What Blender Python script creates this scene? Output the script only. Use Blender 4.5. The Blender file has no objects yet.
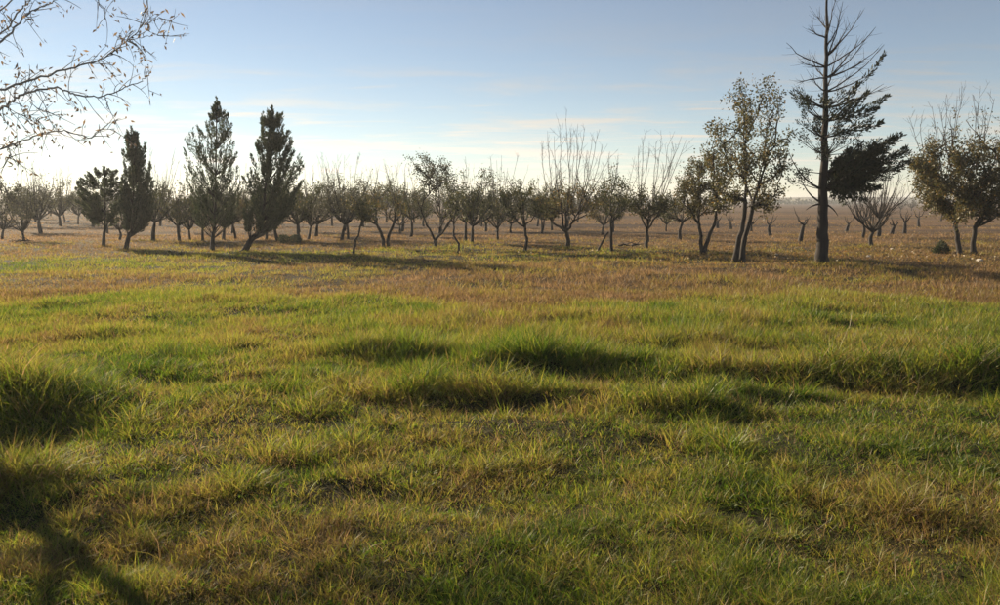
import bpy, math, random
import numpy as np
from mathutils import Vector

# ------------------------------------------------------------------ camera, sky, sun, exposure
scene = bpy.context.scene
R = math.radians
W, HH, F = 1000.0, 605.0, 755.0            # photograph size and focal length in its pixels
CAM_Z, PITCH = 1.6, R(7.66)

cd = bpy.data.cameras.new('camera')
cd.sensor_fit = 'HORIZONTAL'; cd.sensor_width = 36.0; cd.lens = 36.0 * F / W
cd.clip_start = 0.05; cd.clip_end = 6000
cam = bpy.data.objects.new('camera', cd)
scene.collection.objects.link(cam)
cam.location = (0, 0, CAM_Z); cam.rotation_euler = (math.pi / 2 - PITCH, 0, 0)
scene.camera = cam

SUN_EL, SUN_AZ = R(22.0), R(-48.0)         # azimuth from +Y, negative is to the left
sun_dir = Vector((math.sin(SUN_AZ) * math.cos(SUN_EL), math.cos(SUN_AZ) * math.cos(SUN_EL), math.sin(SUN_EL)))

world = bpy.data.worlds.new('World'); scene.world = world
world.use_nodes = True
wn, wl = world.node_tree.nodes, world.node_tree.links
wn.clear()
def N(nodes, t, **kw):
    n = nodes.new(t)
    for k, v in kw.items(): setattr(n, k, v)
    return n
sky = N(wn, 'ShaderNodeTexSky', sky_type='NISHITA', sun_disc=False)
sky.sun_elevation = SUN_EL; sky.sun_rotation = SUN_AZ
sky.altitude = 900; sky.air_density = 1.0; sky.dust_density = 0.0; sky.ozone_density = 1.7
bg = N(wn, 'ShaderNodeBackground'); bg.inputs['Strength'].default_value = 0.05
wo = N(wn, 'ShaderNodeOutputWorld')
# thin cirrus: noise on a flat layer high above, seen in perspective
tc = N(wn, 'ShaderNodeTexCoord')
sep = N(wn, 'ShaderNodeSeparateXYZ'); wl.new(tc.outputs['Generated'], sep.inputs[0])
zz = N(wn, 'ShaderNodeMath', operation='MAXIMUM'); wl.new(sep.outputs['Z'], zz.inputs[0]); zz.inputs[1].default_value = 0.0
za = N(wn, 'ShaderNodeMath', operation='ADD'); wl.new(zz.outputs[0], za.inputs[0]); za.inputs[1].default_value = 0.035
dx = N(wn, 'ShaderNodeMath', operation='DIVIDE'); wl.new(sep.outputs['X'], dx.inputs[0]); wl.new(za.outputs[0], dx.inputs[1])
dy = N(wn, 'ShaderNodeMath', operation='DIVIDE'); wl.new(sep.outputs['Y'], dy.inputs[0]); wl.new(za.outputs[0], dy.inputs[1])
cb = N(wn, 'ShaderNodeCombineXYZ'); wl.new(dx.outputs[0], cb.inputs[0]); wl.new(dy.outputs[0], cb.inputs[1])
def cloud_layer(rot, scale, loc, nscale, lo, hi, detail=9, rough=0.62):
    mp = N(wn, 'ShaderNodeMapping'); wl.new(cb.outputs[0], mp.inputs['Vector'])
    mp.inputs['Rotation'].default_value = (0, 0, rot); mp.inputs['Scale'].default_value = scale; mp.inputs['Location'].default_value = loc
    nz = N(wn, 'ShaderNodeTexNoise'); wl.new(mp.outputs[0], nz.inputs['Vector'])
    nz.inputs['Scale'].default_value = nscale; nz.inputs['Detail'].default_value = detail; nz.inputs['Roughness'].default_value = rough
    nz.inputs['Distortion'].default_value = 0.4
    mr = N(wn, 'ShaderNodeMapRange', interpolation_type='SMOOTHSTEP'); wl.new(nz.outputs[0], mr.inputs['Value'])
    mr.inputs['From Min'].default_value = lo; mr.inputs['From Max'].default_value = hi
    return mr.outputs[0]
CL_A = cloud_layer(R(12), (0.55, 1.0, 1), (2.3, 0.4, 0), 0.75, 0.48, 0.68)
CL_B = cloud_layer(R(-8), (0.5, 1.6, 1), (5.1, 1.7, 0), 1.3, 0.52, 0.72)
mx = N(wn, 'ShaderNodeMath', operation='MAXIMUM'); wl.new(CL_A, mx.inputs[0]); wl.new(CL_B, mx.inputs[1])
# cirrus thins out overhead and drowns in the haze at the horizon
band = N(wn, 'ShaderNodeFloatRamp') if hasattr(bpy.types, 'ShaderNodeFloatRamp') else N(wn, 'ShaderNodeValToRGB')
wl.new(sep.outputs['Z'], band.inputs[0])
els = band.color_ramp.elements
els[0].position = 0.0; els[0].color = (0.35, 0.35, 0.35, 1)
els[1].position = 0.30; els[1].color = (0.0, 0.0, 0.0, 1)
for p, v in ((0.03, 0.8), (0.08, 1.0), (0.13, 0.55), (0.19, 0.12)):
    e = els.new(p); e.color = (v, v, v, 1)
cm = N(wn, 'ShaderNodeMath', operation='MULTIPLY'); wl.new(mx.outputs[0], cm.inputs[0]); wl.new(band.outputs[0], cm.inputs[1])
cm2 = N(wn, 'ShaderNodeMath', operation='MULTIPLY_ADD', use_clamp=True); wl.new(cm.outputs[0], cm2.inputs[0]); cm2.inputs[1].default_value = 0.85; cm2.inputs[2].default_value = 0.22   # a thin even veil plus the streaks
bw = N(wn, 'ShaderNodeRGBToBW'); wl.new(sky.outputs[0], bw.inputs[0])
cc = N(wn, 'ShaderNodeMix', data_type='RGBA', blend_type='MULTIPLY'); cc.inputs[0].default_value = 1.0
wl.new(bw.outputs[0], cc.inputs[6]); cc.inputs[7].default_value = (1.30, 1.16, 0.98, 1)
mixc = N(wn, 'ShaderNodeMix', data_type='RGBA'); wl.new(cm2.outputs[0], mixc.inputs[0])
wl.new(sky.outputs[0], mixc.inputs[6]); wl.new(cc.outputs[2], mixc.inputs[7])
wl.new(mixc.outputs[2], bg.inputs['Color']); wl.new(bg.outputs[0], wo.inputs['Surface'])

sl = bpy.data.lights.new('sun', 'SUN'); sl.energy = 5.0; sl.angle = R(0.6); sl.color = (1.0, 0.82, 0.58)
so = bpy.data.objects.new('sun', sl); scene.collection.objects.link(so)
so.rotation_euler = sun_dir.to_track_quat('Z', 'Y').to_euler(); so.location = sun_dir * 80

vs = scene.view_settings
vs.view_transform = 'Standard'; vs.look = 'None'; vs.gamma = 1.0; vs.use_curve_mapping = False
vs.exposure = 1.22
cy = scene.cycles
cy.max_bounces = 5; cy.diffuse_bounces = 1; cy.glossy_bounces = 1; cy.transmission_bounces = 3
cy.transparent_max_bounces = 6; cy.volume_bounces = 0
cy.caustics_reflective = False; cy.caustics_refractive = False

# ------------------------------------------------------------------ helpers
rng = np.random.default_rng(7)
random.seed(7)
COL = scene.collection

def ray(px, py):
    u, v = (px - W / 2) / F, (HH / 2 - py) / F
    c, s = math.cos(PITCH), math.sin(PITCH)
    return np.array([u, c + v * s, -s + v * c])
def ground_xy(px, py):                      # where the pixel's ray meets level ground
    d = ray(px, py); t = -CAM_Z / d[2]
    return d[0] * t, d[1] * t
def at(px, py, depth):                      # the point on the pixel's ray at that distance ahead
    d = ray(px, py); t = depth / d[1]
    return np.array([d[0] * t, depth, CAM_Z + d[2] * t])
def to_px(x, y, z=0.0):
    c, s = math.cos(PITCH), math.sin(PITCH)
    zz = z - CAM_Z
    fw = y * c - zz * s; up = y * s + zz * c
    return W / 2 + F * x / fw, HH / 2 - F * up / fw

_tabs = {}
def vn(x, y, seed):                         # value noise 0..1
    if seed not in _tabs: _tabs[seed] = np.random.default_rng(seed).random((256, 256))
    t = _tabs[seed]
    xi = np.floor(x).astype(int); yi = np.floor(y).astype(int)
    fx = x - xi; fy = y - yi
    fx = fx * fx * (3 - 2 * fx); fy = fy * fy * (3 - 2 * fy)
    a = t[xi & 255, yi & 255]; b = t[(xi + 1) & 255, yi & 255]; c = t[xi & 255, (yi + 1) & 255]; d = t[(xi + 1) & 255, (yi + 1) & 255]
    return (a * (1 - fx) + b * fx) * (1 - fy) + (c * (1 - fx) + d * fx) * fy
def fbm(x, y, seed, o=3):
    s = 0; a = 0.5; n = 0
    for i in range(o):
        s = s + a * vn(x * 2 ** i + 17.3 * i, y * 2 ** i - 9.1 * i, seed + i); n += a; a *= 0.5
    return s / n
def sst(a, b, x):
    t = np.clip((x - a) / (b - a), 0, 1); return t * t * (3 - 2 * t)

TALL_SPOTS = [  # px, py, half width, half depth (m), how tall
    (5, 408, 0.95, 0.42, 2.6), (-15, 400, 0.8, 0.4, 2.6), (0, 488, 0.45, 0.32, 1.9), (150, 590, 0.30, 0.10, 0.6), (30, 575, 0.35, 0.14, 0.7), (90, 545, 0.25, 0.10, 0.7),
    (395, 350, 0.9, 0.26, 1.7), (535, 362, 1.0, 0.28, 2.2), (480, 392, 0.8, 0.2, 1.7), (590, 392, 0.3, 0.12, 0.7), (685, 404, 0.5, 0.16, 1.6), (760, 392, 0.4, 0.15, 1.4),
    (905, 374, 1.2, 0.28, 2.2), (990, 378, 0.6, 0.24, 2.0), (800, 372, 0.6, 0.2, 1.4), (700, 372, 0.7, 0.2, 1.2), (140, 372, 0.7, 0.22, 1.2), (850, 452, 0.14, 0.16, 0.7), (265, 372, 0.40, 0.14, 0.7), (120, 330, 0.9, 0.25, 0.8), (40, 305, 0.8, 0.3, 1.0),
    (340, 478, 0.20, 0.09, 0.6), (640, 436, 0.25, 0.09, 0.6), (560, 318, 1.0, 0.25, 0.8), (700, 340, 0.8, 0.2, 0.8), (820, 318, 1.2, 0.3, 0.8), (250, 345, 0.6, 0.16, 0.6),
    (690, 500, 0.22, 0.08, 0.6), (770, 540, 0.2, 0.07, 0.6), (450, 520, 0.2, 0.08, 0.5), (560, 470, 0.2, 0.08, 0.5), (960, 470, 0.25, 0.1, 0.6)]
def band_edge(x):                           # the near edge of the belt of long grass
    return 6.55 + 0.75 * np.exp(-((x + 0.25) / 1.3) ** 2) - 0.35 * sst(1.0, 3.0, x) + 0.9 * (vn(x * 0.9, x * 0 + 3.3, 41) - 0.5)
def height(x, y):
    x = np.asarray(x, float); y = np.asarray(y, float)
    r = np.sqrt(x * x + y * y)
    near = 1 - sst(14, 40, r)
    h = near * (0.07 * (vn(x * 1.3, y * 1.5, 11) - 0.5) + 0.11 * (vn(x * 0.38, y * 0.5, 12) - 0.5) + 0.035 * (vn(x * 3.3, y * 3.3, 13) - 0.5))
    for px, py, rx, ry, k in TALL_SPOTS:      # long grass stands on a slight rise; near-side dip added to deepen its shadow
        cx, cy = ground_xy(px, py)
        h = h + 0.035 * k * np.exp(-(((x - cx) / rx) ** 2 + ((y - cy) / ry) ** 2)) - 0.03 * k * np.exp(-(((x - cx - 0.2) / rx) ** 2 + ((y - cy + 2.2 * ry) / (ry * 1.3)) ** 2))
    h = h + sst(10, 30, r) * (1 - sst(90, 200, r)) * 0.16 * (fbm(x * 0.11, y * 0.16, 14) - 0.5)
    h = h * sst(1.0, 2.6, r + 0.6)
    return h

def mat(name):
    m = bpy.data.materials.new(name); m.use_nodes = True
    nt = m.node_tree; nt.nodes.clear()
    o = N(nt.nodes, 'ShaderNodeOutputMaterial')
    return m, nt.nodes, nt.links, o
def ramp(nodes, stops):
    r = N(nodes, 'ShaderNodeValToRGB'); e = r.color_ramp.elements
    e[0].position, e[0].color = stops[0][0], (*stops[0][1], 1)
    e[1].position, e[1].color = stops[-1][0], (*stops[-1][1], 1)
    for p, c in stops[1:-1]:
        k = e.new(p); k.color = (*c, 1)
    return r
def leaf_material(name, stops, trans=0.45, gloss=0.06, attr='rnd', inst=None):
    m, n, l, o = mat(name)
    a = N(n, 'ShaderNodeAttribute', attribute_name=attr)
    r = ramp(n, stops)
    if inst:
        b = N(n, 'ShaderNodeAttribute', attribute_name=inst, attribute_type='INSTANCER')
        ad = N(n, 'ShaderNodeMath', operation='ADD'); l.new(a.outputs['Fac'], ad.inputs[0]); l.new(b.outputs['Fac'], ad.inputs[1])
        l.new(ad.outputs[0], r.inputs[0])
    else:
        l.new(a.outputs['Fac'], r.inputs[0])
    d = N(n, 'ShaderNodeBsdfDiffuse'); t = N(n, 'ShaderNodeBsdfTranslucent'); g = N(n, 'ShaderNodeBsdfGlossy')
    g.inputs['Roughness'].default_value = 0.45
    l.new(r.outputs[0], d.inputs[0]); 
    hs = N(n, 'ShaderNodeHueSaturation'); hs.inputs['Saturation'].default_value = 1.15; hs.inputs['Value'].default_value = 1.25
    l.new(r.outputs[0], hs.inputs['Color']); l.new(hs.outputs[0], t.inputs[0])
    m1 = N(n, 'ShaderNodeMixShader'); m1.inputs[0].default_value = trans; l.new(d.outputs[0], m1.inputs[1]); l.new(t.outputs[0], m1.inputs[2])
    m2 = N(n, 'ShaderNodeMixShader'); m2.inputs[0].default_value = gloss; l.new(m1.outputs[0], m2.inputs[1]); l.new(g.outputs[0], m2.inputs[2])
    g.inputs[0].default_value = (0.6, 0.6, 0.55, 1)
    l.new(m2.outputs[0], o.inputs['Surface'])
    return m

def bark_material(name, c0, c1, scale=14):
    m, n, l, o = mat(name)
    t = N(n, 'ShaderNodeTexCoord'); mp = N(n, 'ShaderNodeMapping'); mp.inputs['Scale'].default_value = (1, 1, 0.25)
    l.new(t.outputs['Object'], mp.inputs[0])
    z = N(n, 'ShaderNodeTexNoise'); z.inputs['Scale'].default_value = scale; z.inputs['Detail'].default_value = 6; l.new(mp.outputs[0], z.inputs['Vector'])
    r = ramp(n, [(0.3, c0), (0.7, c1)]); l.new(z.outputs[0], r.inputs[0])
    p = N(n, 'ShaderNodeBsdfPrincipled'); p.inputs['Roughness'].default_value = 0.9; l.new(r.outputs[0], p.inputs['Base Color'])
    b = N(n, 'ShaderNodeBump'); b.inputs['Strength'].default_value = 0.6; b.inputs['Distance'].default_value = 0.02
    l.new(z.outputs[0], b.inputs['Height']); l.new(b.outputs[0], p.inputs['Normal'])
    l.new(p.outputs[0], o.inputs['Surface'])
    return m

M = {}
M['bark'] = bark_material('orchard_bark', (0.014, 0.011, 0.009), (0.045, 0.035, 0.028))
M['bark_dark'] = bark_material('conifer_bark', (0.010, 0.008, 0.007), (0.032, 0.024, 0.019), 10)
M['bark_glare'] = bark_material('glare_paled_bark', (0.24, 0.22, 0.20), (0.42, 0.39, 0.36), 18)  # veiling glare over the overhanging branches, put into the bark as a paler colour
M['leaf_olive'] = leaf_material('olive_leaf', [(0, (0.028, 0.036, 0.014)), (0.5, (0.052, 0.057, 0.022)), (0.85, (0.095, 0.08, 0.03)), (1, (0.17, 0.105, 0.038))], 0.4)
M['leaf_rust'] = leaf_material('autumn_leaf', [(0, (0.04, 0.044, 0.018)), (0.4, (0.08, 0.075, 0.03)), (0.75, (0.15, 0.105, 0.042)), (1, (0.26, 0.15, 0.055))], 0.45)
M['leaf_grey'] = leaf_material('grey_leaf', [(0, (0.035, 0.04, 0.026)), (0.6, (0.07, 0.07, 0.043)), (1, (0.15, 0.115, 0.06))], 0.4)
M['cypress'] = leaf_material('cypress_foliage', [(0, (0.03, 0.042, 0.024)), (0.6, (0.055, 0.07, 0.036)), (1, (0.10, 0.105, 0.05))], 0.3, 0.05)
M['pine'] = leaf_material('dark_needles', [(0, (0.014, 0.022, 0.012)), (0.6, (0.026, 0.036, 0.018)), (1, (0.06, 0.055, 0.03))], 0.2, 0.04)
M['dead_leaf'] = leaf_material('dried_leaf', [(0, (0.10, 0.08, 0.06)), (0.6, (0.18, 0.135, 0.095)), (1, (0.30, 0.21, 0.13))], 0.35)

class Tubes:
    def __init__(s): s.v = []; s.f = []
    def tube(s, pts, rad, sides=5, cap=True):
        pts = np.asarray(pts, float); n = len(pts)
        if n < 2: return
        tg = np.gradient(pts, axis=0); tg /= np.linalg.norm(tg, axis=1)[:, None] + 1e-9
        u = np.cross(tg[0], (0.31, 0.87, 0.17)); u /= np.linalg.norm(u) + 1e-9
        b = len(s.v)
        for i in range(n):
            u = u - tg[i] * np.dot(u, tg[i]); u /= np.linalg.norm(u) + 1e-9
            w = np.cross(tg[i], u)
            for k in range(sides):
                a = 2 * math.pi * k / sides
                s.v.append(pts[i] + rad[i] * (math.cos(a) * u + math.sin(a) * w))
        for i in range(n - 1):
            for k in range(sides):
                k2 = (k + 1) % sides
                s.f.append((b + i * sides + k, b + i * sides + k2, b + (i + 1) * sides + k2, b + (i + 1) * sides + k))
        if cap:
            s.f.append(tuple(b + (n - 1) * sides + k for k in range(sides)))
            s.f.append(tuple(b + k for k in reversed(range(sides))))
    def mesh(s, name, m, smooth=True):
        me = bpy.data.meshes.new(name); me.from_pydata([tuple(p) for p in s.v], [], s.f)
        me.materials.append(m)
        if smooth: me.polygons.foreach_set('use_smooth', [True] * len(me.polygons))
        return me

def norm(a): return a / (np.linalg.norm(a, axis=-1, keepdims=True) + 1e-9)
def leaf_mesh(name, pos, dirs, length, width, m, rnd=None, fold=0.25, g=rng):
    """one folded diamond for each leaf, all of one crown in a single mesh"""
    n = len(pos)
    pos = np.asarray(pos, float); d = norm(np.asarray(dirs, float))
    up = norm(g.normal(size=(n, 3))); s = norm(np.cross(d, up)); nn = np.cross(s, d)
    L = np.broadcast_to(length, (n,))[:, None]; Wd = np.broadcast_to(width, (n,))[:, None]
    a = pos; b = pos + d * L * 0.45 + s * Wd * 0.5 + nn * Wd * fold; c = pos + d * L; e = pos + d * L * 0.45 - s * Wd * 0.5 + nn * Wd * fold
    v = np.stack([a, b, c, e], 1).reshape(-1, 3)
    i = np.arange(n)[:, None] * 4
    f = np.concatenate([i, i + 1, i + 2, i, i + 2, i + 3], 1).reshape(-1, 3)
    me = bpy.data.meshes.new(name)
    me.vertices.add(len(v)); me.vertices.foreach_set('co', v.ravel())
    me.loops.add(f.size); me.loops.foreach_set('vertex_index', f.ravel().astype(np.int32))
    me.polygons.add(len(f)); me.polygons.foreach_set('loop_start', np.arange(0, f.size, 3, dtype=np.int32))
    me.update(calc_edges=True)
    if rnd is None: rnd = g.random(n)
    at_ = me.attributes.new('rnd', 'FLOAT', 'POINT'); at_.data.foreach_set('value', np.repeat(np.clip(rnd, 0, 1), 4).astype(np.float32))
    me.materials.append(m)
    return me

def link(name, data, parent=None, loc=None):
    o = bpy.data.objects.new(name, data); COL.objects.link(o)
    if parent: o.parent = parent
    if loc is not None: o.location = loc
    return o
def tag(o, label=None, cat=None, group=None, kind=None):
    if label: o['label'] = label
    if cat: o['category'] = cat
    if group: o['group'] = group
    if kind: o['kind'] = kind
    return o
def base_of(px, py):
    x, y = ground_xy(px, py); return np.array([x, y, float(height(x, y))])
def bez(a, c, b, n):
    t = np.linspace(0, 1, n)[:, None]; return (1 - t) ** 2 * a + 2 * t * (1 - t) * c + t * t * b
def poly(pts, n, wob=0.0, g=rng):
    """smooth curve through points"""
    pts = np.asarray(pts, float)
    if len(pts) == 2: out = pts[0] + (pts[1] - pts[0]) * np.linspace(0, 1, n)[:, None]
    else:
        p = np.vstack([2 * pts[0] - pts[1], pts, 2 * pts[-1] - pts[-2]]); out = []
        ts = np.linspace(0, len(pts) - 1 - 1e-6, n)
        for t in ts:
            i = int(t); f = t - i; p0, p1, p2, p3 = p[i:i + 4]
            out.append(0.5 * (2 * p1 + (p2 - p0) * f + (2 * p0 - 5 * p1 + 4 * p2 - p3) * f * f + (3 * p1 - p0 - 3 * p2 + p3) * f ** 3))
        out = np.array(out)
    if wob:
        w = g.normal(size=out.shape) * wob; w[0] = 0; out = out + w
    return out

# ------------------------------------------------------------------ ground
def axis(dense_lo, dense_hi, step, lo, hi, k=1.22):
    a = list(np.arange(dense_lo, dense_hi + 1e-6, step))
    s = step; x = a[-1]
    while x < hi: s *= k; x += s; a.append(x)
    s = step; x = a[0]
    while x > lo: s *= k; x -= s; a.insert(0, x)
    return np.array(a)
gx = axis(-13, 13, 0.2, -1100, 1100); gy = axis(0, 26, 0.2, -400, 1200)
GX, GY = np.meshgrid(gx, gy)
GZ = height(GX, GY)
nx, ny = len(gx), len(gy)
me = bpy.data.meshes.new('ground')
me.vertices.add(nx * ny); me.vertices.foreach_set('co', np.stack([GX, GY, GZ], -1).ravel())
ii = (np.arange(ny - 1)[:, None] * nx + np.arange(nx - 1)[None]).ravel()
fq = np.stack([ii, ii + 1, ii + 1 + nx, ii + nx], 1)
me.loops.add(fq.size); me.loops.foreach_set('vertex_index', fq.ravel().astype(np.int32))
me.polygons.add(len(fq)); me.polygons.foreach_set('loop_start', np.arange(0, fq.size, 4, dtype=np.int32))
me.update(calc_edges=True)
me.polygons.foreach_set('use_smooth', [True] * len(fq))

def dryness(x, y):                          # 0 lush green .. 1 straw and rust
    e = 12.2 + 2.6 * (vn(x * 0.35, y * 0.2, 51) - 0.5) + 2.4 * (vn(x * 0.9, y * 0.6, 58) - 0.5)
    belt = sst(-0.9, 1.2, y - e)
    near = 0.12 * (1 - sst(4.6, 6.6, y)) + 0.22
    p = fbm(x * 0.9, y * 0.9, 52) - 0.5 + 0.75 * (vn(x * 3.6, y * 4.2, 55) - 0.5) * (1 - sst(10, 14, y))  # the finer mottle stands in for shade between small clumps, put into the colour
    d = near + 0.5 * p + belt * (0.62 - near)
    strip = np.exp(-((y - 22.5) / 3.2) ** 2)            # greener strip under the first trees
    d = d - 0.22 * strip * sst(0.25, 0.6, vn(x * 0.2, y * 0.3, 53)) * (1 - 0.6 * sst(3, 9, x))
    d = d + 0.10 * sst(26, 34, y)
    d = d + 0.30 * (fbm(x * 0.55, y * 0.4, 98) - 0.5) * belt
    d = d - 0.35 * np.exp(-(((x + 11.5) / 3.5) ** 2 + ((y - 19) / 2.0) ** 2))
    d = d - 0.15 * sst(-1, -6, x) * belt * (1 - sst(16, 30, y))
    return np.clip(d, 0, 1)
dr = dryness(GX, GY).astype(np.float32)
at_ = me.attributes.new('dry', 'FLOAT', 'POINT'); at_.data.foreach_set('value', dr.ravel())

m, n, l, o = mat('field_soil')
tcn = N(n, 'ShaderNodeTexCoord')
ad = N(n, 'ShaderNodeAttribute', attribute_name='dry')
z1 = N(n, 'ShaderNodeTexNoise'); z1.inputs['Scale'].default_value = 0.35; z1.inputs['Detail'].default_value = 8; l.new(tcn.outputs['Object'], z1.inputs['Vector'])
z2 = N(n, 'ShaderNodeTexNoise'); z2.inputs['Scale'].default_value = 9.0; z2.inputs['Detail'].default_value = 8; l.new(tcn.outputs['Object'], z2.inputs['Vector'])
mp = N(n, 'ShaderNodeMapping'); mp.inputs['Scale'].default_value = (0.012, 0.11, 1); l.new(tcn.outputs['Object'], mp.inputs[0])
z3 = N(n, 'ShaderNodeTexNoise'); z3.inputs['Scale'].default_value = 1.0; z3.inputs['Detail'].default_value = 4; l.new(mp.outputs[0], z3.inputs['Vector'])
near_r = ramp(n, [(0.0, (0.018, 0.021, 0.008)), (0.45, (0.034, 0.03, 0.014)), (0.7, (0.09, 0.06, 0.032)), (1.0, (0.15, 0.092, 0.05))])
sm = N(n, 'ShaderNodeMath', operation='MULTIPLY_ADD'); l.new(z1.outputs[0], sm.inputs[0]); sm.inputs[1].default_value = 0.5
sb = N(n, 'ShaderNodeMath', operation='SUBTRACT'); l.new(ad.outputs['Fac'], sb.inputs[0]); sb.inputs[1].default_value = 0.25
l.new(sb.outputs[0], sm.inputs[2]); l.new(sm.outputs[0], near_r.inputs[0])
far_r = ramp(n, [(0.36, (0.038, 0.029, 0.024)), (0.46, (0.085, 0.055, 0.035)), (0.55, (0.145, 0.088, 0.046)), (0.66, (0.052, 0.042, 0.029))]); l.new(z3.outputs[0], far_r.inputs[0])
sp = N(n, 'ShaderNodeSeparateXYZ'); l.new(tcn.outputs['Object'], sp.inputs[0])
fr = N(n, 'ShaderNodeMapRange'); l.new(sp.outputs['Y'], fr.inputs['Value']); fr.inputs['From Min'].default_value = 26; fr.inputs['From Max'].default_value = 48
mc = N(n, 'ShaderNodeMix', data_type='RGBA'); l.new(fr.outputs[0], mc.inputs[0]); l.new(near_r.outputs[0], mc.inputs[6]); l.new(far_r.outputs[0], mc.inputs[7])
mv = N(n, 'ShaderNodeMix', data_type='RGBA', blend_type='MULTIPLY'); mv.inputs[0].default_value = 1.0
vr = ramp(n, [(0.3, (0.6, 0.6, 0.6)), (0.7, (1.25, 1.25, 1.25))]); l.new(z2.outputs[0], vr.inputs[0])
l.new(mc.outputs[2], mv.inputs[6]); l.new(vr.outputs[0], mv.inputs[7])
p = N(n, 'ShaderNodeBsdfPrincipled'); p.inputs['Roughness'].default_value = 1.0; p.inputs['Specular IOR Level'].default_value = 0.1
l.new(mv.outputs[2], p.inputs['Base Color'])
bp = N(n, 'ShaderNodeBump'); bp.inputs['Strength'].default_value = 0.9; bp.inputs['Distance'].default_value = 0.06; l.new(z2.outputs[0], bp.inputs['Height']); l.new(bp.outputs[0], p.inputs['Normal'])
l.new(p.outputs[0], o.inputs['Surface'])
me.materials.append(m)
tag(link('ground', me), 'flat farm field of rough turf and dry earth', 'ground', kind='structure')

# low hills far behind the orchard
hm, hn, hl, ho = mat('far_hill'); hd = N(hn, 'ShaderNodeBsdfDiffuse'); hz = N(hn, 'ShaderNodeTexNoise'); hz.inputs['Scale'].default_value = 0.03
hr = ramp(hn, [(0.35, (0.07, 0.07, 0.05)), (0.65, (0.14, 0.12, 0.08))]); ht = N(hn, 'ShaderNodeTexCoord'); hl.new(ht.outputs['Object'], hz.inputs['Vector']); hl.new(hz.outputs[0], hr.inputs[0]); hl.new(hr.outputs[0], hd.inputs[0]); hl.new(hd.outputs[0], ho.inputs[0])
def hills(y0, depth, hmax, seed):
    xs = np.linspace(-950, 950, 160); ts = np.linspace(0, 1, 9)
    v = []
    for t in ts:
        prof = math.sin(math.pi * t)
        for x in xs: v.append((x, y0 + depth * t + 0.00012 * x * x * -1, -0.3 + prof * hmax * (0.25 + 0.75 * float(fbm(np.array(x * 0.006), np.array(0.3), seed, 4)))))
    nxx = len(xs); f = [(a * nxx + b, a * nxx + b + 1, (a + 1) * nxx + b + 1, (a + 1) * nxx + b) for a in range(len(ts) - 1) for b in range(nxx - 1)]
    me = bpy.data.meshes.new('hills'); me.from_pydata(v, [], f); me.materials.append(hm)
    me.polygons.foreach_set('use_smooth', [True] * len(f))
    return tag(link('hills', me), 'low hazy hills on the horizon', 'hills', kind='structure')
hills(640, 260, 7.6, 71)

# ------------------------------------------------------------------ grass
M['grass'] = leaf_material('grass_blade', [(0.0, (0.045, 0.082, 0.016)), (0.2, (0.125, 0.175, 0.032)), (0.38, (0.25, 0.245, 0.055)), (0.48, (0.285, 0.24, 0.075)), (0.6, (0.19, 0.135, 0.05)), (0.78, (0.14, 0.09, 0.054)), (1.0, (0.32, 0.22, 0.125))], 0.6, 0.03)

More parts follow.
